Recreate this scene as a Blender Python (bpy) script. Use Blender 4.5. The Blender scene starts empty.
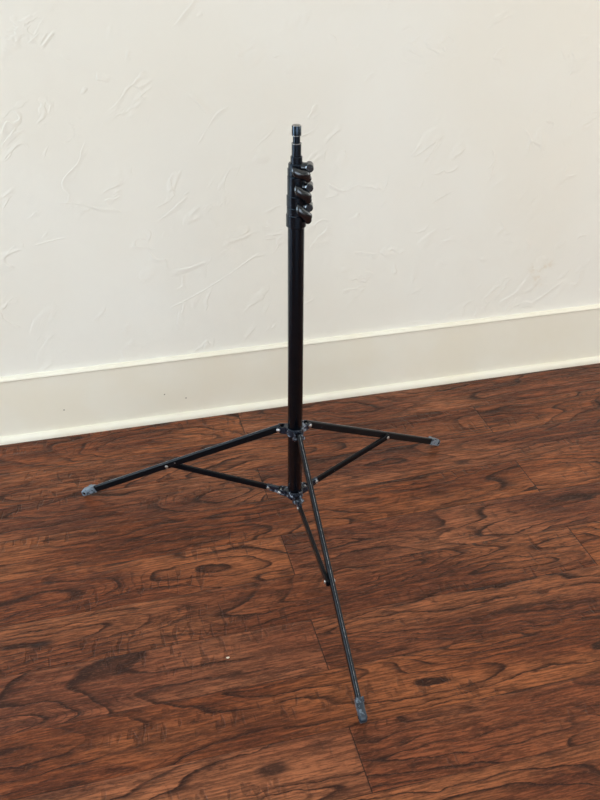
import bpy, bmesh, math
from mathutils import Vector, Matrix

SC = bpy.context.scene
COL = SC.collection

# ------------------------------------------------------------------ camera
cam_d = bpy.data.cameras.new('camera')
cam_d.sensor_fit = 'VERTICAL'
cam_d.sensor_height = 36.0
cam_d.lens = 36.0 * 885.69 / 800.0
cam_d.clip_start = 0.02
cam = bpy.data.objects.new('camera', cam_d)
COL.objects.link(cam)
right = Vector((0.97010442, -0.24261319, -0.0060205))
up = Vector((0.13230629, 0.5079128, 0.85118719))
fwd = Vector((0.20345135, 0.82653701, -0.52482771))
M = Matrix((right, up, -fwd)).transposed().to_4x4()
M.translation = Vector((0.0, -0.80403, 1.24956))
cam.matrix_world = M
SC.camera = cam

# ------------------------------------------------------------------ world and exposure
SC.view_settings.view_transform = 'Standard'
SC.view_settings.look = 'None'
SC.view_settings.gamma = 1.0
SC.view_settings.use_curve_mapping = False
SC.view_settings.exposure = 0.04
w = bpy.data.worlds.new('sky'); SC.world = w; w.use_nodes = True
wn = w.node_tree.nodes; wl = w.node_tree.links
bg = wn['Background']
sky = wn.new('ShaderNodeTexSky'); sky.sky_type = 'HOSEK_WILKIE'
sky.turbidity = 4.0; sky.sun_direction = (0.3, -0.5, 0.8)
wl.new(sky.outputs[0], bg.inputs[0]); bg.inputs[1].default_value = 1.0

# room extents
XL, XR, YB, YF, ZC = -3.0, 3.6, 1.165, -3.2, 2.6
# window openings: left wall (y0,y1,z0,z1), added fill opening in front wall (x0,x1,z0,z1)
WL = (0.05, 0.98, 0.08, 2.05)
WF = (-1.3, 1.8, 0.20, 2.0)
WR = (-0.6, 0.85, 0.5, 2.1)


def area(name, loc, rot, sx, sy, energy, color):
    l = bpy.data.lights.new(name, 'AREA'); l.shape = 'RECTANGLE'
    l.size = sx; l.size_y = sy; l.energy = energy; l.color = color
    o = bpy.data.objects.new(name, l); o.location = loc; o.rotation_euler = rot
    COL.objects.link(o); return o


HP = math.pi / 2
area('window_daylight_left', (XL + 0.02, (WL[0] + WL[1]) / 2, (WL[2] + WL[3]) / 2), (0, -HP, 0),
     WL[3] - WL[2], WL[1] - WL[0], 77, (0.78, 0.92, 1.03))
area('fill_light_front', ((WF[0] + WF[1]) / 2, YF + 0.02, (WF[2] + WF[3]) / 2), (HP, 0, 0),
     WF[1] - WF[0], WF[3] - WF[2], 61, (0.92, 0.98, 1.03))  # added fill light behind the camera, evens out the back wall
area('window_daylight_right', (XR - 0.02, (WR[0] + WR[1]) / 2, (WR[2] + WR[3]) / 2), (0, HP, 0),
     WR[3] - WR[2], WR[1] - WR[0], 40, (1.0, 0.93, 0.83))


# ------------------------------------------------------------------ node helpers
def new_mat(name):
    m = bpy.data.materials.new(name); m.use_nodes = True
    return m, NT(m.node_tree)


class NT:
    def __init__(s, nt):
        s.nt = nt; s.b = nt.nodes['Principled BSDF']

    def n(s, t, **k):
        x = s.nt.nodes.new(t)
        for a, v in k.items(): setattr(x, a, v)
        return x

    def put(s, sock, v):
        if isinstance(v, bpy.types.NodeSocket): s.nt.links.new(v, sock)
        elif v is not None: sock.default_value = v

    def m(s, op, a, b=None, c=None, clamp=False):
        x = s.n('ShaderNodeMath', operation=op, use_clamp=clamp)
        s.put(x.inputs[0], a)
        if b is not None: s.put(x.inputs[1], b)
        if c is not None: s.put(x.inputs[2], c)
        return x.outputs[0]

    def comb(s, x, y, z):
        c = s.n('ShaderNodeCombineXYZ')
        for i, v in enumerate((x, y, z)): s.put(c.inputs[i], v)
        return c.outputs[0]

    def noise(s, vec, scale=1.0, detail=2.0, rough=0.5, dist=0.0, lac=2.0):
        x = s.n('ShaderNodeTexNoise')
        s.put(x.inputs['Vector'], vec)
        x.inputs['Scale'].default_value = scale; x.inputs['Detail'].default_value = detail
        x.inputs['Roughness'].default_value = rough; x.inputs['Distortion'].default_value = dist
        x.inputs['Lacunarity'].default_value = lac
        return x.outputs['Fac']

    def sm(s, v, a, b, lo=0.0, hi=1.0):
        x = s.n('ShaderNodeMapRange', interpolation_type='SMOOTHSTEP')
        s.put(x.inputs['Value'], v)
        x.inputs['From Min'].default_value = a; x.inputs['From Max'].default_value = b
        x.inputs['To Min'].default_value = lo; x.inputs['To Max'].default_value = hi
        return x.outputs[0]

    def mix(s, f, a, b, blend='MIX'):
        x = s.n('ShaderNodeMix', data_type='RGBA', blend_type=blend)
        s.put(x.inputs['Factor'], f); s.put(x.inputs['A'], a); s.put(x.inputs['B'], b)
        return x.outputs[2]

    def bump(s, h, strength, dist, normal=None):
        x = s.n('ShaderNodeBump')
        s.put(x.inputs['Height'], h); x.inputs['Strength'].default_value = strength
        x.inputs['Distance'].default_value = dist
        if normal is not None: s.put(x.inputs['Normal'], normal)
        return x.outputs[0]

    def pos(s):
        g = s.n('ShaderNodeNewGeometry'); x = s.n('ShaderNodeSeparateXYZ')
        s.nt.links.new(g.outputs['Position'], x.inputs[0]); return g.outputs['Position'], x.outputs


def lin(r, g, b):
    f = lambda c: (c / 255 / 12.92) if c / 255 <= 0.04045 else ((c / 255 + 0.055) / 1.055) ** 2.4
    return (f(r), f(g), f(b), 1.0)


# ------------------------------------------------------------------ materials
def wood_floor():
    m, t = new_mat('hand_scraped_wood_planks')
    P, (x, y, z) = t.pos()
    W = 0.127
    r = t.m('DIVIDE', y, W); row = t.m('FLOOR', r); fr = t.m('SUBTRACT', r, row)
    par = t.m('FLOORED_MODULO', row, 2.0)
    off = t.m('MULTIPLY_ADD', par, 0.61, 0.31)
    c = t.m('DIVIDE', t.m('SUBTRACT', x, off), 1.22); col = t.m('FLOOR', c); fc = t.m('SUBTRACT', c, col)
    wn_ = t.n('ShaderNodeTexWhiteNoise', noise_dimensions='2D')
    t.put(wn_.inputs['Vector'], t.comb(row, col, 0.0))
    sx = t.n('ShaderNodeSeparateXYZ'); t.put(sx.inputs[0], wn_.outputs['Color'])
    r1, r2, r3 = sx.outputs
    # grain field, unique to each plank
    gx = t.m('MULTIPLY_ADD', r1, 37.0, x)
    gy = t.m('MULTIPLY_ADD', r2, 11.0, y)
    gz = t.m('MULTIPLY', r3, 20.0)
    warp = t.noise(t.comb(t.m('MULTIPLY', gx, 6.5), t.m('MULTIPLY', gy, 16.0), gz), 1.0, 3.0, 0.5)
    wrp2 = t.noise(t.comb(t.m('MULTIPLY', gx, 24.0), t.m('MULTIPLY', gy, 55.0), gz), 1.0, 3.0, 0.6)
    gyw = t.m('ADD', t.m('MULTIPLY_ADD', t.m('SUBTRACT', warp, 0.5), 0.045, gy), t.m('MULTIPLY', t.m('SUBTRACT', wrp2, 0.5), 0.012))
    broad = t.noise(t.comb(t.m('MULTIPLY', gx, 1.7), t.m('MULTIPLY', gyw, 9.0), gz), 1.0, 1.0, 0.4, 0.25)
    ph = t.m('MULTIPLY', broad, 13.0)
    saw = t.m('FRACT', ph)                                   # growth bands
    line = t.m('MULTIPLY', t.sm(saw, 0.76, 0.93), t.sm(saw, 1.0, 0.95))
    soft = t.sm(saw, 0.25, 0.95)
    lmask = t.sm(t.noise(t.comb(t.m('MULTIPLY', gx, 5.0), t.m('MULTIPLY', gy, 14.0), 3.3), 1.0, 2.0), 0.34, 0.56, 0.15, 1.0)
    ph2 = t.m('FRACT', t.m('MULTIPLY', broad, 47.0))
    line2 = t.m('MULTIPLY', t.sm(ph2, 0.6, 0.9), t.sm(ph2, 1.0, 0.92))
    l2mask = t.sm(t.noise(t.comb(t.m('MULTIPLY', gx, 3.0), t.m('MULTIPLY', gy, 9.0), 9.3), 1.0, 2.0), 0.45, 0.62)
    # fibres
    fib = t.noise(t.comb(t.m('MULTIPLY', gx, 22.0), t.m('MULTIPLY', gy, 260.0), gz), 1.0, 3.0, 0.6)
    fib2 = t.noise(t.comb(t.m('MULTIPLY', gx, 5.0), t.m('MULTIPLY', gyw, 75.0), gz), 1.0, 4.0, 0.6, 0.2)
    # dark stained patches and scraper marks
    pat = t.noise(t.comb(t.m('MULTIPLY', gx, 19.0), t.m('MULTIPLY', gyw, 56.0), 8.1), 1.0, 4.0, 0.6, 0.4)
    patch = t.m('MULTIPLY', t.sm(pat, 0.53, 0.66), t.sm(t.noise(t.comb(t.m('MULTIPLY', gx, 2.5), t.m('MULTIPLY', gy, 8.0), 5.5), 1.0, 2.0), 0.36, 0.62, 0.25, 1.0))
    big = t.noise(t.comb(t.m('MULTIPLY', gx, 2.2), t.m('MULTIPLY', gy, 8.0), 1.7), 1.0, 1.0)
    chat = t.noise(t.comb(t.m('MULTIPLY', gx, 75.0), t.m('MULTIPLY', gy, 22.0), 4.2), 1.0, 1.0, 0.5, 0.5)
    chm = t.m('MULTIPLY', t.sm(chat, 0.56, 0.66), t.sm(t.noise(t.comb(t.m('MULTIPLY', gx, 3.1), t.m('MULTIPLY', gy, 11.0), 6.1), 1.0, 1.0), 0.52, 0.64))
    kv = t.n('ShaderNodeTexVoronoi', feature='F1')
    t.put(kv.inputs['Vector'], t.comb(t.m('MULTIPLY', gx, 3.4), t.m('MULTIPLY', gy, 7.0), gz)); kv.inputs['Scale'].default_value = 1.0
    knot = t.sm(kv.outputs['Distance'], 0.13, 0.05)

    cA = lin(*FL_MID); cL = lin(*FL_LIGHT); cD = lin(*FL_DARK)
    base = t.mix(t.sm(fib2, 0.36, 0.62), lin(*FL_MID2), cA)
    base = t.mix(t.m('MULTIPLY', t.sm(big, 0.40, 0.66), 0.75), base, cL)
    base = t.mix(t.m('MULTIPLY', soft, 0.38), base, cD)
    base = t.mix(t.m('MULTIPLY', t.m('MULTIPLY', line, lmask), 1.0), base, cD)
    base = t.mix(t.m('MULTIPLY', t.m('MULTIPLY', line2, l2mask), 0.55), base, cD)
    base = t.mix(t.m('MULTIPLY', patch, 0.62), base, cD)
    base = t.mix(t.m('MULTIPLY', chm, 0.5), base, cD)
    base = t.mix(t.m('MULTIPLY', knot, 0.85), base, lin(38, 20, 16))
    base = t.mix(t.m('MULTIPLY', t.sm(fib, 0.62, 0.40), 0.60), base, lin(40, 18, 10))
    spk = t.noise(t.comb(t.m('MULTIPLY', gx, 110.0), t.m('MULTIPLY', gy, 420.0), gz), 1.0, 3.0, 0.7)
    base = t.mix(t.m('MULTIPLY', t.sm(spk, 0.50, 0.72), 0.22), base, lin(168, 108, 72))
    base = t.mix(t.m('MULTIPLY', t.sm(spk, 0.48, 0.30), 0.45), base, lin(48, 22, 13))
    # plank to plank tone
    tone = t.m('MULTIPLY_ADD', r1, 0.13, 0.91)
    hsv = t.n('ShaderNodeHueSaturation'); t.put(hsv.inputs['Value'], tone); t.put(hsv.inputs['Color'], base)
    t.put(hsv.inputs['Saturation'], t.m('MULTIPLY_ADD', r2, 0.06, 0.93))
    base = hsv.outputs[0]
    # seams
    wob = t.m('MULTIPLY', t.m('SUBTRACT', t.noise(P, 9.0, 2.0), 0.5), 0.012)
    fe = t.m('ADD', fr, wob)
    dl = t.m('MULTIPLY', t.m('MINIMUM', fe, t.m('SUBTRACT', 1.0, fe)), W)
    de = t.m('MULTIPLY', t.m('MINIMUM', fc, t.m('SUBTRACT', 1.0, fc)), 1.22)
    sl = t.m('MULTIPLY', t.sm(dl, 0.0014, 0.0004), t.sm(t.noise(P, 5.0, 2.0), 0.40, 0.62, 0.35, 0.95))
    se = t.m('MULTIPLY', t.sm(de, 0.0015, 0.0005), 0.95)
    seam = t.m('MAXIMUM', sl, se)
    base = t.mix(t.m('MULTIPLY', seam, 0.85), base, lin(24, 13, 10))
    t.put(t.b.inputs['Base Color'], base)
    # roughness and relief
    t.put(t.b.inputs['Roughness'], t.m('ADD', t.m('MULTIPLY_ADD', fib2, 0.16, 0.34), t.m('MULTIPLY', patch, 0.05)))
    t.b.inputs['Specular IOR Level'].default_value = 0.20
    h = t.m('MULTIPLY', broad, 1.0)
    scr = t.noise(t.comb(t.m('MULTIPLY', gx, 22.0), t.m('MULTIPLY', gy, 48.0), gz), 1.0, 2.0, 0.5, 0.4)
    H = t.m('ADD', t.m('MULTIPLY', scr, 0.9), t.m('MULTIPLY', h, 0.8))
    H = t.m('SUBTRACT', H, t.m('MULTIPLY', line, 0.10))
    H = t.m('SUBTRACT', H, t.m('MULTIPLY', chm, 0.35))
    H = t.m('SUBTRACT', H, t.m('MULTIPLY', patch, 0.18))
    H = t.m('ADD', H, t.m('MULTIPLY', fib, 0.10))
    edge = t.m('MAXIMUM', t.sm(dl, 0.005, 0.0), t.sm(de, 0.004, 0.0))
    H = t.m('SUBTRACT', H, t.m('MULTIPLY', edge, 0.2))
    t.put(t.b.inputs['Normal'], t.bump(H, 0.8, 0.005))
    return m


FL_MID = (138, 73, 39); FL_MID2 = (98, 48, 25); FL_LIGHT = (172, 102, 60); FL_DARK = (46, 20, 12)


def plaster():
    m, t = new_mat('trowelled_cream_plaster')
    P, (x, y, z) = t.pos()
    # crescent trowel ridges: thin contour of a noise field, kept only in scattered spots
    def ridges(scale, width, mscale, lo, hi, seed):
        v = t.comb(t.m('MULTIPLY_ADD', x, 1.0, seed), t.m('ADD', y, seed), t.m('MULTIPLY_ADD', x, -0.5, t.m('MULTIPLY', z, 1.15)))
        n = t.noise(v, scale, 3.0, 0.5, 0.8)
        d = t.m('SUBTRACT', n, 0.5)
        # one-sided step = a lip of plaster
        lip = t.m('MULTIPLY', t.sm(d, -width * 0.25, 0.0), t.sm(d, width, 0.0))
        msk = t.sm(t.noise(v, mscale, 1.0), lo, hi)
        return t.m('MULTIPLY', lip, msk)
    a = ridges(4.5, 0.05, 13.0, 0.56, 0.68, 3.0)
    b = ridges(9.0, 0.10, 11.0, 0.55, 0.68, 11.0)
    c = ridges(2.2, 0.022, 9.0, 0.57, 0.70, 23.0)
    und = t.noise(P, 5.0, 3.0, 0.5)
    fine = t.noise(P, 60.0, 3.0, 0.6)
    H = t.m('ADD', t.m('ADD', a, t.m('MULTIPLY', b, 0.8)), t.m('ADD', c, t.m('MULTIPLY', und, 1.2)))
    H = t.m('ADD', H, t.m('MULTIPLY', fine, 0.10))
    t.put(t.b.inputs['Normal'], t.bump(H, 0.36, 0.0026))
    col = t.mix(t.sm(t.noise(P, 2.0, 3.0), 0.3, 0.7), lin(*WALL_A), lin(*WALL_B))
    # faint yellow-brown stain low on the right
    dx = t.m('DIVIDE', t.m('SUBTRACT', x, 1.149), 0.05); dz = t.m('DIVIDE', t.m('SUBTRACT', z, 0.30), 0.06)
    d = t.m('SQRT', t.m('ADD', t.m('MULTIPLY', dx, dx), t.m('MULTIPLY', dz, dz)))
    st = t.m('MULTIPLY', t.sm(d, 1.0, 0.2), t.sm(t.noise(P, 28.0, 3.0, 0.6), 0.48, 0.66))
    col = t.mix(t.m('MULTIPLY', st, 0.35), col, lin(205, 180, 140))
    t.put(t.b.inputs['Base Color'], col)
    t.b.inputs['Roughness'].default_value = 0.55
    t.b.inputs['Specular IOR Level'].default_value = 0.35
    return m


WALL_A = (240, 239, 232); WALL_B = (238, 235, 225)


def trim_paint():
    m, t = new_mat('cream_trim_paint')
    P, (x, y, z) = t.pos()
    col = t.mix(t.sm(t.noise(P, 6.0, 3.0), 0.3, 0.7), lin(240, 237, 224), lin(238, 233, 217))
    # little filled nail holes in the board face
    dots = None
    for (px, pz) in NAILS:
        dx = t.m('SUBTRACT', x, px); dz = t.m('SUBTRACT', z, pz)
        d = t.m('SQRT', t.m('ADD', t.m('MULTIPLY', dx, dx), t.m('MULTIPLY', dz, dz)))
        k = t.sm(d, 0.0022, 0.0012)
        dots = k if dots is None else t.m('MAXIMUM', dots, k)
    col = t.mix(t.m('MULTIPLY', dots, 0.8), col, lin(70, 55, 45))
    t.put(t.b.inputs['Base Color'], col)
    t.b.inputs['Roughness'].default_value = 0.38
    t.put(t.b.inputs['Normal'], t.bump(t.noise(P, 22.0, 3.0), 0.25, 0.003))
    return m


NAILS = [(-0.125, 0.0707), (0.1262, 0.0775), (0.180, 0.0587)]


def black_paint(name, base=(14, 15, 20), wear=0.12, worn=(120, 128, 140), rough=0.28, scale=160.0, spec=0.5, tint=(0.80, 0.90, 1, 1)):
    m, t = new_mat(name)
    tc = t.n('ShaderNodeTexCoord').outputs['Object']
    n = t.noise(tc, scale, 4.0, 0.6)
    n2 = t.noise(tc, scale * 0.22, 3.0, 0.6)
    e = t.sm(t.m('MULTIPLY_ADD', n2, 0.5, t.m('MULTIPLY', n, 0.5)), 0.72 - wear, 0.78 - wear)
    t.put(t.b.inputs['Base Color'], t.mix(e, lin(*base), lin(*worn)))
    t.put(t.b.inputs['Roughness'], t.m('MULTIPLY_ADD', n2, 0.15, rough - 0.05))
    t.b.inputs['Specular Tint'].default_value = tint
    t.b.inputs['Specular IOR Level'].default_value = spec
    t.put(t.b.inputs['Normal'], t.bump(n, 0.15, 0.0006))
    return m


def metal(name, c, rough=0.3):
    m, t = new_mat(name)
    t.b.inputs['Base Color'].default_value = lin(*c); t.b.inputs['Metallic'].default_value = 1.0
    tc = t.n('ShaderNodeTexCoord').outputs['Object']
    t.put(t.b.inputs['Roughness'], t.m('MULTIPLY_ADD', t.noise(tc, 300.0, 2.0), 0.2, rough - 0.1))
    return m


MAT = dict(
    floor=wood_floor(), wall=plaster(), trim=trim_paint(),
    black=black_paint('glossy_black_enamel', base=(4, 5, 9), wear=0.0, rough=0.20, spec=0.6, tint=(0.5, 0.72, 1, 1)),
    leg=black_paint('scuffed_black_enamel', base=(9, 10, 14), wear=0.05, rough=0.28, spec=0.2),
    edge=black_paint('crest_highlight_enamel', base=(88, 92, 98), wear=0.22, worn=(135, 138, 142), rough=0.35),  # leg-top highlight put into the colour, with some rub
    collar=black_paint('worn_cast_metal', base=(24, 29, 40), wear=0.19, worn=(140, 152, 168), rough=0.25, scale=150.0),
    foot=black_paint('scraped_grey_foot', base=(44, 52, 62), wear=0.25, worn=(112, 124, 136), rough=0.40, scale=110.0),
    knob=black_paint('moulded_black_plastic', base=(14, 15, 19), wear=0.03, rough=0.18, spec=1.0),
    steel=metal('bright_steel', (205, 208, 212), 0.3),
    dull=metal('dull_steel', (150, 150, 150), 0.42),
)
m, t = new_mat('white_ceiling_paint'); t.b.inputs['Base Color'].default_value = lin(232, 230, 224); t.b.inputs['Roughness'].default_value = 0.8
MAT['ceil'] = m
m, t = new_mat('window_glass'); t.b.inputs['Transmission Weight'].default_value = 1.0; t.b.inputs['Roughness'].default_value = 0.0; t.b.inputs['IOR'].default_value = 1.45
t.b.inputs['Base Color'].default_value = (0.95, 0.97, 1, 1)
MAT['glass'] = m
m, t = new_mat('pale_plaster_crumb'); t.b.inputs['Base Color'].default_value = lin(225, 215, 195)
t.put(t.b.inputs['Normal'], t.bump(t.noise(t.n('ShaderNodeTexCoord').outputs['Object'], 900.0, 3.0), 0.5, 0.0005))
MAT['crumb'] = m


# ------------------------------------------------------------------ mesh helpers
def obj(name, bm, mat, parent=None, smooth=True, bevel=0.0, angle=35):
    bmesh.ops.recalc_face_normals(bm, faces=bm.faces)
    me = bpy.data.meshes.new(name); bm.to_mesh(me); bm.free()
    for mm in (mat if isinstance(mat, (list, tuple)) else [mat]): me.materials.append(mm)
    o = bpy.data.objects.new(name, me); COL.objects.link(o)
    if parent is not None: o.parent = parent
    if smooth:
        for p in me.polygons: p.use_smooth = True
        me.set_sharp_from_angle(angle=math.radians(angle))
    if bevel:
        b = o.modifiers.new('bevel', 'BEVEL'); b.width = bevel; b.segments = 2; b.limit_method = 'ANGLE'
        b.angle_limit = math.radians(40); b.harden_normals = True
    return o


def box(bm, lo, hi):
    vs = [bm.verts.new((a, b, c)) for a in (lo[0], hi[0]) for b in (lo[1], hi[1]) for c in (lo[2], hi[2])]
    for f in ((0, 1, 3, 2), (4, 6, 7, 5), (0, 4, 5, 1), (2, 3, 7, 6), (0, 2, 6, 4), (1, 5, 7, 3)):
        bm.faces.new([vs[i] for i in f])


def frame_of(a, b, upv=Vector((0, 0, 1))):
    d = (b - a).normalized(); s = d.cross(upv).normalized(); u = s.cross(d).normalized()
    return d, s, u


def sweep(bm, a, b, sec, upv=Vector((0, 0, 1)), sec2=None):
    """straight bar with a closed cross-section of (side, up) points"""
    d, s, u = frame_of(a, b, upv)
    sec2 = sec2 or sec
    A = [bm.verts.new(a + s * p + u * q) for p, q in sec]
    B = [bm.verts.new(b + s * p + u * q) for p, q in sec2]
    n = len(sec)
    for i in range(n): bm.faces.new((A[i], A[(i + 1) % n], B[(i + 1) % n], B[i]))
    bm.faces.new(A[::-1]); bm.faces.new(B)
    return A + B


def rect(w_, h): return [(-w_ / 2, -h / 2), (w_ / 2, -h / 2), (w_ / 2, h / 2), (-w_ / 2, h / 2)]


def chan(w_, h, t_):   # channel open underneath
    a, b = w_ / 2, h / 2
    return [(-a, -b), (-a + t_, -b), (-a + t_, b - t_), (a - t_, b - t_), (a - t_, -b), (a, -b), (a, b), (-a, b)]


def arch(w_, h, t_):   # inverted U with a rounded crown, open underneath
    a, b = w_ / 2, h / 2
    o_ = [(a * math.cos(math.pi * k / 10), b - a * .8 + a * .8 * math.sin(math.pi * k / 10)) for k in range(11)]
    i_ = [((a - t_) * math.cos(math.pi * k / 10), b - a * .8 + (a * .8 - t_) * math.sin(math.pi * k / 10)) for k in range(11)]
    return [(a, -b)] + o_ + [(-a, -b), (-a + t_, -b)] + i_[::-1] + [(a - t_, -b)]


def lathe(bm, prof, org, axis, seg=40):
    axis = axis.normalized()
    h = Vector((1, 0, 0)) if abs(axis.x) < 0.9 else Vector((0, 1, 0))
    s = axis.cross(h).normalized(); q = axis.cross(s)
    rings = []
    for r, z in prof:
        if r < 1e-6: rings.append([bm.verts.new(org + axis * z)]); continue
        rings.append([bm.verts.new(org + axis * z + (s * math.cos(2 * math.pi * k / seg) + q * math.sin(2 * math.pi * k / seg)) * r) for k in range(seg)])
    for A, B in zip(rings, rings[1:]):
        for k in range(seg):
            k2 = (k + 1) % seg
            if len(A) == 1 and len(B) == 1: continue
            if len(A) == 1: bm.faces.new((A[0], B[k2], B[k]))
            elif len(B) == 1: bm.faces.new((A[k], A[k2], B[0]))
            else: bm.faces.new((A[k], A[k2], B[k2], B[k]))


def empty(name, loc):
    o = bpy.data.objects.new(name, None); o.location = loc; COL.objects.link(o); o.empty_display_size = 0.05
    return o


def struct(name, bm, mat, parent=None, **k):
    o = obj(name, bm, mat, parent, **k)
    if parent is None: o['kind'] = 'structure'
    return o


# ------------------------------------------------------------------ the room
T = 0.15
bm = bmesh.new(); box(bm, (XL - T, YF - T, -0.1), (XR + T, YB + T, 0.0)); struct('floor', bm, MAT['floor'], smooth=False)
bm = bmesh.new(); box(bm, (XL - T, YF - T, ZC), (XR + T, YB + T, ZC + 0.1)); struct('ceiling', bm, MAT['ceil'], smooth=False)
bm = bmesh.new(); box(bm, (XL - T, YB, 0.0), (XR + T, YB + T, ZC)); struct('wall_back', bm, MAT['wall'], smooth=False)


def wall_hole(name, plane, lo, hi, u0, u1, hole):
    """wall slab lo..hi in the given axis, running u0..u1 along the other, with one window hole"""
    bm = bmesh.new(); a0, a1, z0, z1 = hole
    for (p, q, r, s_) in ((u0, a0, 0, ZC), (a1, u1, 0, ZC), (a0, a1, 0, z0), (a0, a1, z1, ZC)):
        if plane == 'x': box(bm, (lo, p, r), (hi, q, s_))
        else: box(bm, (p, lo, r), (q, hi, s_))
    bmesh.ops.remove_doubles(bm, verts=bm.verts, dist=1e-5)
    return struct(name, bm, MAT['wall'], smooth=False)


wall_hole('wall_left', 'x', XL - T, XL, YF, YB, WL)
wall_hole('wall_right', 'x', XR, XR + T, YF, YB, WR)
wall_hole('wall_front', 'y', YF - T, YF, XL - T, XR + T, WF)


def window(name, plane, c, hole):
    a0, a1, z0, z1 = hole
    def bx(bm, p, q, r, s_, d0, d1):
        if plane == 'x': box(bm, (c + d0, p, r), (c + d1, q, s_))
        else: box(bm, (p, c + d0, r), (q, c + d1, s_))
    f = 0.05; bm = bmesh.new(); mid = (a0 + a1) / 2; zm = (z0 + z1) / 2
    bx(bm, a0, a0 + f, z0, z1, -.03, .03); bx(bm, a1 - f, a1, z0, z1, -.03, .03)
    bx(bm, a0 + f, a1 - f, z0, z0 + f, -.03, .03); bx(bm, a0 + f, a1 - f, z1 - f, z1, -.03, .03)
    bx(bm, a0 + f, a1 - f, zm - .02, zm + .02, -.02, .02)
    bx(bm, mid - .015, mid + .015, z0 + f, zm - .02, -.02, .02); bx(bm, mid - .015, mid + .015, zm + .02, z1 - f, -.02, .02)
    w_ = struct(name, bm, MAT['trim'], smooth=False)
    bm = bmesh.new(); bx(bm, a0 + f, a1 - f, z0 + f, z1 - f, -.003, .003)
    obj('window_pane', bm, MAT['glass'], w_, smooth=False)


window('window_1', 'x', XL - 0.08, WL)
window('fill_window', 'y', YF - 0.08, WF)  # unseen window added to house the front fill light
window('window_3', 'x', XR + 0.08, WR)

# baseboard: shoe moulding, flat board, cap bead; offset d is measured out from the wall
PROF = [(0, 0), (.022, 0), (.022, .006), (.0205, .011), (.0175, .0145), (.0135, .016), (.010, .0165), (.010, .1690),
        (.0118, .1700), (.0130, .1720), (.0128, .1742), (.0112, .1755), (.0092, .1746), (.0080, .1758), (.0070, .1778), (.0050, .1790), (0, .1795)]


def baseboard(name, p0, p1, out):
    bm = bmesh.new(); A = [bm.verts.new(Vector(p0) + Vector(out) * d + Vector((0, 0, z))) for d, z in PROF]
    B = [bm.verts.new(Vector(p1) + Vector(out) * d + Vector((0, 0, z))) for d, z in PROF]
    n = len(PROF)
    for i in range(n): bm.faces.new((A[i], A[(i + 1) % n], B[(i + 1) % n], B[i]))
    bm.faces.new(A[::-1]); bm.faces.new(B)
    return struct(name, bm, MAT['trim'], angle=50)


baseboard('baseboard_back', (XL, YB, 0), (XR, YB, 0), (0, -1, 0))
baseboard('baseboard_left', (XL, YF, 0), (XL, YB - .022, 0), (1, 0, 0))
baseboard('baseboard_right', (XR, YF, 0), (XR, YB - .022, 0), (-1, 0, 0))
baseboard('baseboard_front', (XL + .022, YF, 0), (XR - .022, YF, 0), (0, 1, 0))

# ------------------------------------------------------------------ the light stand
BASE = Vector((0.3425, 0.6450, 0.0)); LEAN = Vector((0.0123, -0.0046, 1.0))
stand = empty('light_stand', BASE)
stand['label'] = 'black metal folding tripod light stand with three spread legs on wood floor'
stand['category'] = 'light stand'
Z = Vector((0, 0, 1))


def at(h): return LEAN * h                        # point on the column, relative to the stand base


AX = LEAN.normalized()
TOCAM = Vector((-0.2414, -0.970, 0)).normalized()  # from the column into the room
SIDE = Vector((0.970, -0.2414, 0)).normalized()

# column sections (radius in metres, height above floor)
bm = bmesh.new(); R0 = .0148
lathe(bm, [(0, .0915), (.0105, .0915), (R0 - .0006, .0915), (R0, .0925), (R0, .700), (0, .700)], Vector((0, 0, 0)), AX)
obj('pole', bm, MAT['black'], stand)

# end plug in the foot of the pole
bm = bmesh.new(); lathe(bm, [(0, .0885), (.0095, .0885), (.0108, .0895), (.0108, .0920), (0, .0920)], Vector((0, 0, 0)), AX)
obj('end_plug', bm, MAT['knob'], stand)

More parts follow.
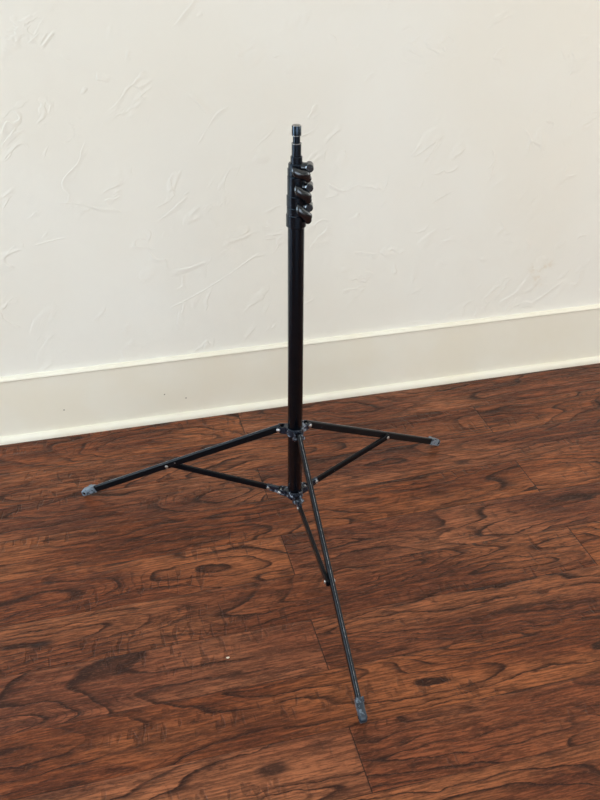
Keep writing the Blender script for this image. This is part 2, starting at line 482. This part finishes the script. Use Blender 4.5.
# stacked locking collars, each a sleeve with a raised ring, a clamp lug and a wing knob
COLLARS = [  # z0, z1 of raised ring, radius, top of sleeve, sleeve radius
    (.6920, .7150, .0178, .7285, .0166),
    (.7285, .7490, .0169, .7835, .0157),
    (.7835, .7960, .0154, .8045, .0140)]
KNOBS = [  # centre (side, towards room, height), blade direction (side, up), half length
    ((.0125, .0175, .7215), (.55, -.83), .0200),
    ((.0105, .0185, .7565), (.66, -.75), .0200),
    ((.0075, .0180, .7905), (.82, -.57), .0195)]
for (z0, z1, r, z2, rs), (kc, kd, hl) in zip(COLLARS, KNOBS):
    bm = bmesh.new()
    lathe(bm, [(0, z0), (r - .0012, z0), (r, z0 + .0014), (r, z1 - .0014), (r - .0010, z1), (rs, z1 + .0002), (rs, z2 - .0016), (rs - .0012, z2), (0, z2)],
          Vector((0, 0, 0)), AX)
    c = obj('locking_collar', bm, MAT['black'], stand)
    # clamp lug reaching out to the side of the column
    kz = kc[2]
    bm = bmesh.new()
    o0 = at(kz + .008) + SIDE * .008 + TOCAM * .004
    o1 = at(kz + .008) + SIDE * .0225 + TOCAM * .004
    sec = [(.0085 * math.cos(k * math.pi / 8), .0075 * math.sin(k * math.pi / 8)) for k in range(16)]
    sweep(bm, o0, o1, sec)
    # rounded outer end of the lug
    lathe(bm, [(0, -.011), (.0055, -.011), (.0072, -.0095), (.0072, .0095), (.0055, .011), (0, .011)], o1 - SIDE * .0005, TOCAM, 24)
    obj('clamp_lug', bm, MAT['knob'], c)
    # screw boss plus curved wing blade
    kp = at(kz) + SIDE * kc[0] + TOCAM * kc[1]
    D = (SIDE * kd[0] + Z * kd[1]).normalized(); N = (TOCAM * .93 + SIDE * .35).normalized()
    D = (D - N * D.dot(N)).normalized(); Wv = N.cross(D).normalized()
    bm = bmesh.new()
    lathe(bm, [(0, -.016), (.0052, -.016), (.0060, -.008), (.0066, .0), (.0058, .005), (0, .006)], kp, N, 24)
    ns, nr = 18, 14; rings = []
    for i in range(ns + 1):
        u_ = -1 + 2 * i / ns
        prof = (1 - abs(u_) ** 3.2) ** .5 if abs(u_) < 1 else 0
        wd = .0078 * prof * (1 + .25 * u_) + .0004; th = .0046 * prof + .0003
        bend = N * (.0035 * (1 - u_ * u_)) + Wv * (.0022 * math.sin(math.pi * u_))
        ctr = kp + D * (hl * u_) + bend
        rings.append([bm.verts.new(ctr + Wv * (wd * math.cos(2 * math.pi * k / nr)) + N * (th * math.sin(2 * math.pi * k / nr))) for k in range(nr)])
    for A, B in zip(rings, rings[1:]):
        for k in range(nr): bm.faces.new((A[k], A[(k + 1) % nr], B[(k + 1) % nr], B[k]))
    bm.faces.new(rings[0][::-1]); bm.faces.new(rings[-1])
    # rounded toe of the blade at its lower outer end
    lathe(bm, [(0, -.007), (.0050, -.0068), (.0066, -.0045), (.0066, .0035), (.0050, .0055), (0, .006)], kp + D * (hl * .80) - N * .002, N, 24)
    obj('wing_knob', bm, MAT['knob'], c, angle=50)

# thin inner tube and the spigot on top
bm = bmesh.new(); lathe(bm, [(0, .795), (.0102, .795), (.0102, .8150), (.0094, .8160), (0, .8160)], Vector((0, 0, 0)), AX)
obj('inner_tube', bm, MAT['black'], stand)
bm = bmesh.new()
lathe(bm, [(0, .812), (.0081, .812), (.0081, .8370), (.0075, .8378), (.0062, .8384), (.0062, .8498), (.0072, .8506), (.0080, .8514), (.0080, .8660), (.0077, .8668), (0, .8668)],
      Vector((0, 0, 0)), AX)
sp = obj('spigot', bm, MAT['black'], stand)
bm = bmesh.new(); lathe(bm, [(0, .8666), (.0076, .8666), (.0075, .8673), (.0070, .8677), (0, .8683)], Vector((0, 0, 0)), AX)
o = obj('spigot_cap', bm, MAT['dull'], sp); o['label'] = 'bare grey metal tip'
for h in (.8374, .8510):
    bm = bmesh.new(); rr = .0083 if h < .84 else .0078
    lathe(bm, [(rr - .001, h - .0009), (rr + .0002, h - .0005), (rr + .0002, h + .0005), (rr - .001, h + .0009), (rr - .001, h - .0009)], Vector((0, 0, 0)), AX)
    obj('ring', bm, MAT['dull'], sp)

# legs ------------------------------------------------------------------------------
AZ = [2.6428, 2.6428 + 4 * math.pi / 3 - .0551, 2.6428 + 2 * math.pi / 3 - .0394]
RR = [.498, .4758, .5174]
SL = [.0005, -.0079, -.0068]
H1, H2, FRAC = .2612, .1031, .5454
# the two spiders: one ring and three pairs of lugs each
for nm, H, rad, lug, zh in (('upper_leg_collar', H1, .0180, .0385, .0085), ('lower_brace_collar', H2, .0178, .0375, .0080)):
    bm = bmesh.new()
    lathe(bm, [(R0 + .0002, H - zh), (rad - .001, H - zh), (rad, H - zh + .001), (rad, H + zh - .001), (rad - .001, H + zh), (R0 + .0002, H + zh), (R0 + .0002, H - zh)],
          Vector((0, 0, 0)), AX)
    c = obj(nm, bm, MAT['collar'], stand)
    for a in AZ:
        u_ = Vector((math.cos(a), math.sin(a), 0)); s_ = Vector((-math.sin(a), math.cos(a), 0))
        bm = bmesh.new()
        for k in (-1, 1):
            cen = at(H) + s_ * (k * .0072)
            pts = [(R0 + .002, -zh), (R0 + .002, zh * .9), (lug - .010, zh * .75)]
            pts += [(lug - .006 + .006 * math.cos(x_), .006 * math.sin(x_)) for x_ in [math.radians(v) for v in range(80, -91, -17)]]
            pts += [(lug - .012, -zh * .95)]
            lay = [[bm.verts.new(cen + u_ * p + Z * q + s_ * e) for p, q in pts] for e in (-.0014, .0014)]
            n = len(pts)
            for i in range(n): bm.faces.new((lay[0][i], lay[0][(i + 1) % n], lay[1][(i + 1) % n], lay[1][i]))
            bm.faces.new(lay[0][::-1]); bm.faces.new(lay[1])
        # web joining the pair against the ring
        web = at(H)
        sweep(bm, web + u_ * (R0 + .0015), web + u_ * (R0 + .008), rect(.0150, 2 * zh * .9))
        obj('lug', bm, MAT['collar'], c, bevel=.0004)
        bm = bmesh.new()
        ctr = at(H) + u_ * (lug - .006)
        for k in (-1, 1):
            lathe(bm, [(0, .0), (.0022, .0), (.0022, .0084), (.0036, .0086), (.0040, .0095), (.0036, .0112), (.0022, .0121), (0, .0124)], ctr, s_ * k, 20)
        obj('rivet', bm, MAT['collar' if a == AZ[2] else 'steel'], c)

for i, a in enumerate(AZ):
    u_ = Vector((math.cos(a), math.sin(a), 0)); s_ = Vector((-math.sin(a), math.cos(a), 0))
    foot = u_ * RR[i] + Vector((0, 0, .0100)); top = at(H1) + u_ * .0335 + s_ * (.0018 if i == 2 else 0)
    d, sd, uu = frame_of(top, foot)
    bm = bmesh.new()
    sweep(bm, top - d * .006, foot - d * .004, arch(.0088, .0150, .0014))
    leg = obj('leg', bm, MAT['leg'], stand, bevel=.0005)
    # highlight line along the leg crown, painted as a pale raised strip with some rub
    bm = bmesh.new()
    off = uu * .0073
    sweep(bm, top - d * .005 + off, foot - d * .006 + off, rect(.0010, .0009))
    o = obj('crest_highlight', bm, MAT['edge'], leg); o['label'] = 'pale crest line, a painted highlight with some rubbed paint'
    # foot cap: a folded grey shoe, cut flat on the floor
    bm = bmesh.new()
    L_ = (foot - top).length
    st = foot - d * .036; en = foot + d * .004
    secs = [(0, .0128, .0170, 0), (.18, .0140, .0180, 0), (.55, .0132, .0176, 0), (.80, .0142, .0168, -.0004), (.93, .0132, .0140, -.0012), (1, .0100, .0090, -.0024)]
    rows = []
    for f_, w_, h_, dz in secs:
        c_ = st + (en - st) * f_ + uu * dz
        sec = []
        for k in range(20):
            th = 2 * math.pi * (k + .5) / 20; cx, sy = math.cos(th), math.sin(th)
            px = math.copysign(abs(cx) ** .45, cx) * w_ / 2; py = math.copysign(abs(sy) ** .45, sy) * h_ / 2
            sec.append(bm.verts.new(c_ + sd * px + uu * py))
        rows.append(sec)
    for A, B in zip(rows, rows[1:]):
        for k in range(20): bm.faces.new((A[k], A[(k + 1) % 20], B[(k + 1) % 20], B[k]))
    bm.faces.new(rows[0][::-1]); bm.faces.new(rows[-1])
    # little folded tabs on the shoe
    for k, f_ in ((-1, .10), (1, .34)):
        c_ = st + (en - st) * f_ + uu * .0075 + sd * (k * .006)
        sweep(bm, c_ - d * .004, c_ + d * .005, rect(.0030, .0036))
    for v in bm.verts:
        if v.co.z < 0: v.co.z = 0.0
    o = obj('foot', bm, MAT['foot'], leg, angle=45); o['label'] = 'scraped blue-grey metal foot shoe'
    # small hole plug on the shoe side
    bm = bmesh.new()
    cc = st + (en - st) * .78
    for k in (-1, 1):
        lathe(bm, [(0, .0), (.0026, .0), (.0026, .0078), (.0018, .0082), (0, .0082)], cc, sd * k, 16)
    obj('foot_rivet', bm, MAT['knob'], leg)
    # brace
    j = top + (foot - top) * FRAC
    low = at(H2) + u_ * .0316
    main = 1 if i == 0 else -1
    jj = j - uu * .0030 - s_ * .0080
    low = low - s_ * .0012
    bd = (jj - low).normalized()
    bm = bmesh.new()
    sweep(bm, low + bd * .0005, jj + bd * .006, rect(.0070, .0128))
    br = obj('brace', bm, MAT['leg'], stand, bevel=.0016)
    bm = bmesh.new()
    hd = [(0, .0), (.0022, .0), (.0034, .0003), (.0038, .0012), (.0030, .0026), (0, .0031)]
    nut = [(0, .0), (.0034, .0), (.0034, .0016), (0, .0018)]
    cj = j - uu * .0025
    lathe(bm, hd if main > 0 else nut, cj + sd * ((1 if sd.dot(s_) > 0 else -1) * .0042), s_, 20)
    lathe(bm, nut if main > 0 else hd, cj - s_ * .0113, -s_, 20)
    obj('joint_bolt', bm, MAT['steel'], br)
    bm = bmesh.new()
    lathe(bm, [(0, .0), (.0014, .0), (.0016, .0010), (0, .0014)], top + (foot - top) * (FRAC - .045) + s_ * .0042, s_, 16)
    obj('pin', bm, MAT['dull'], leg)
    # worn end fitting by the lower collar
    bm = bmesh.new()
    sweep(bm, low + bd * .004, low + bd * .030, rect(.0084, .0140), sec2=rect(.0078, .0134))
    obj('brace_end', bm, MAT['collar'], br, bevel=.0010)
    bm = bmesh.new()
    lathe(bm, hd, low + bd * .026 + s_ * (main * .0038), s_ * main, 20)
    obj('rivet', bm, MAT['steel'], br)

# ------------------------------------------------------------------ crumb on the floor
bm = bmesh.new(); bmesh.ops.create_icosphere(bm, subdivisions=2, radius=.0022)
for v in bm.verts:
    v.co.x *= 1.5 + .3 * math.sin(v.co.y * 3000); v.co.y *= .9; v.co.z = v.co.z * .6
    if v.co.z < -.0011: v.co.z = -.0011
o = obj('crumb', bm, MAT['crumb']); o.location = (CRUMB := (0.1392, 0.3258, .0011))
o['label'] = 'tiny pale crumb on the wood floor left of the front leg'; o['category'] = 'crumb'
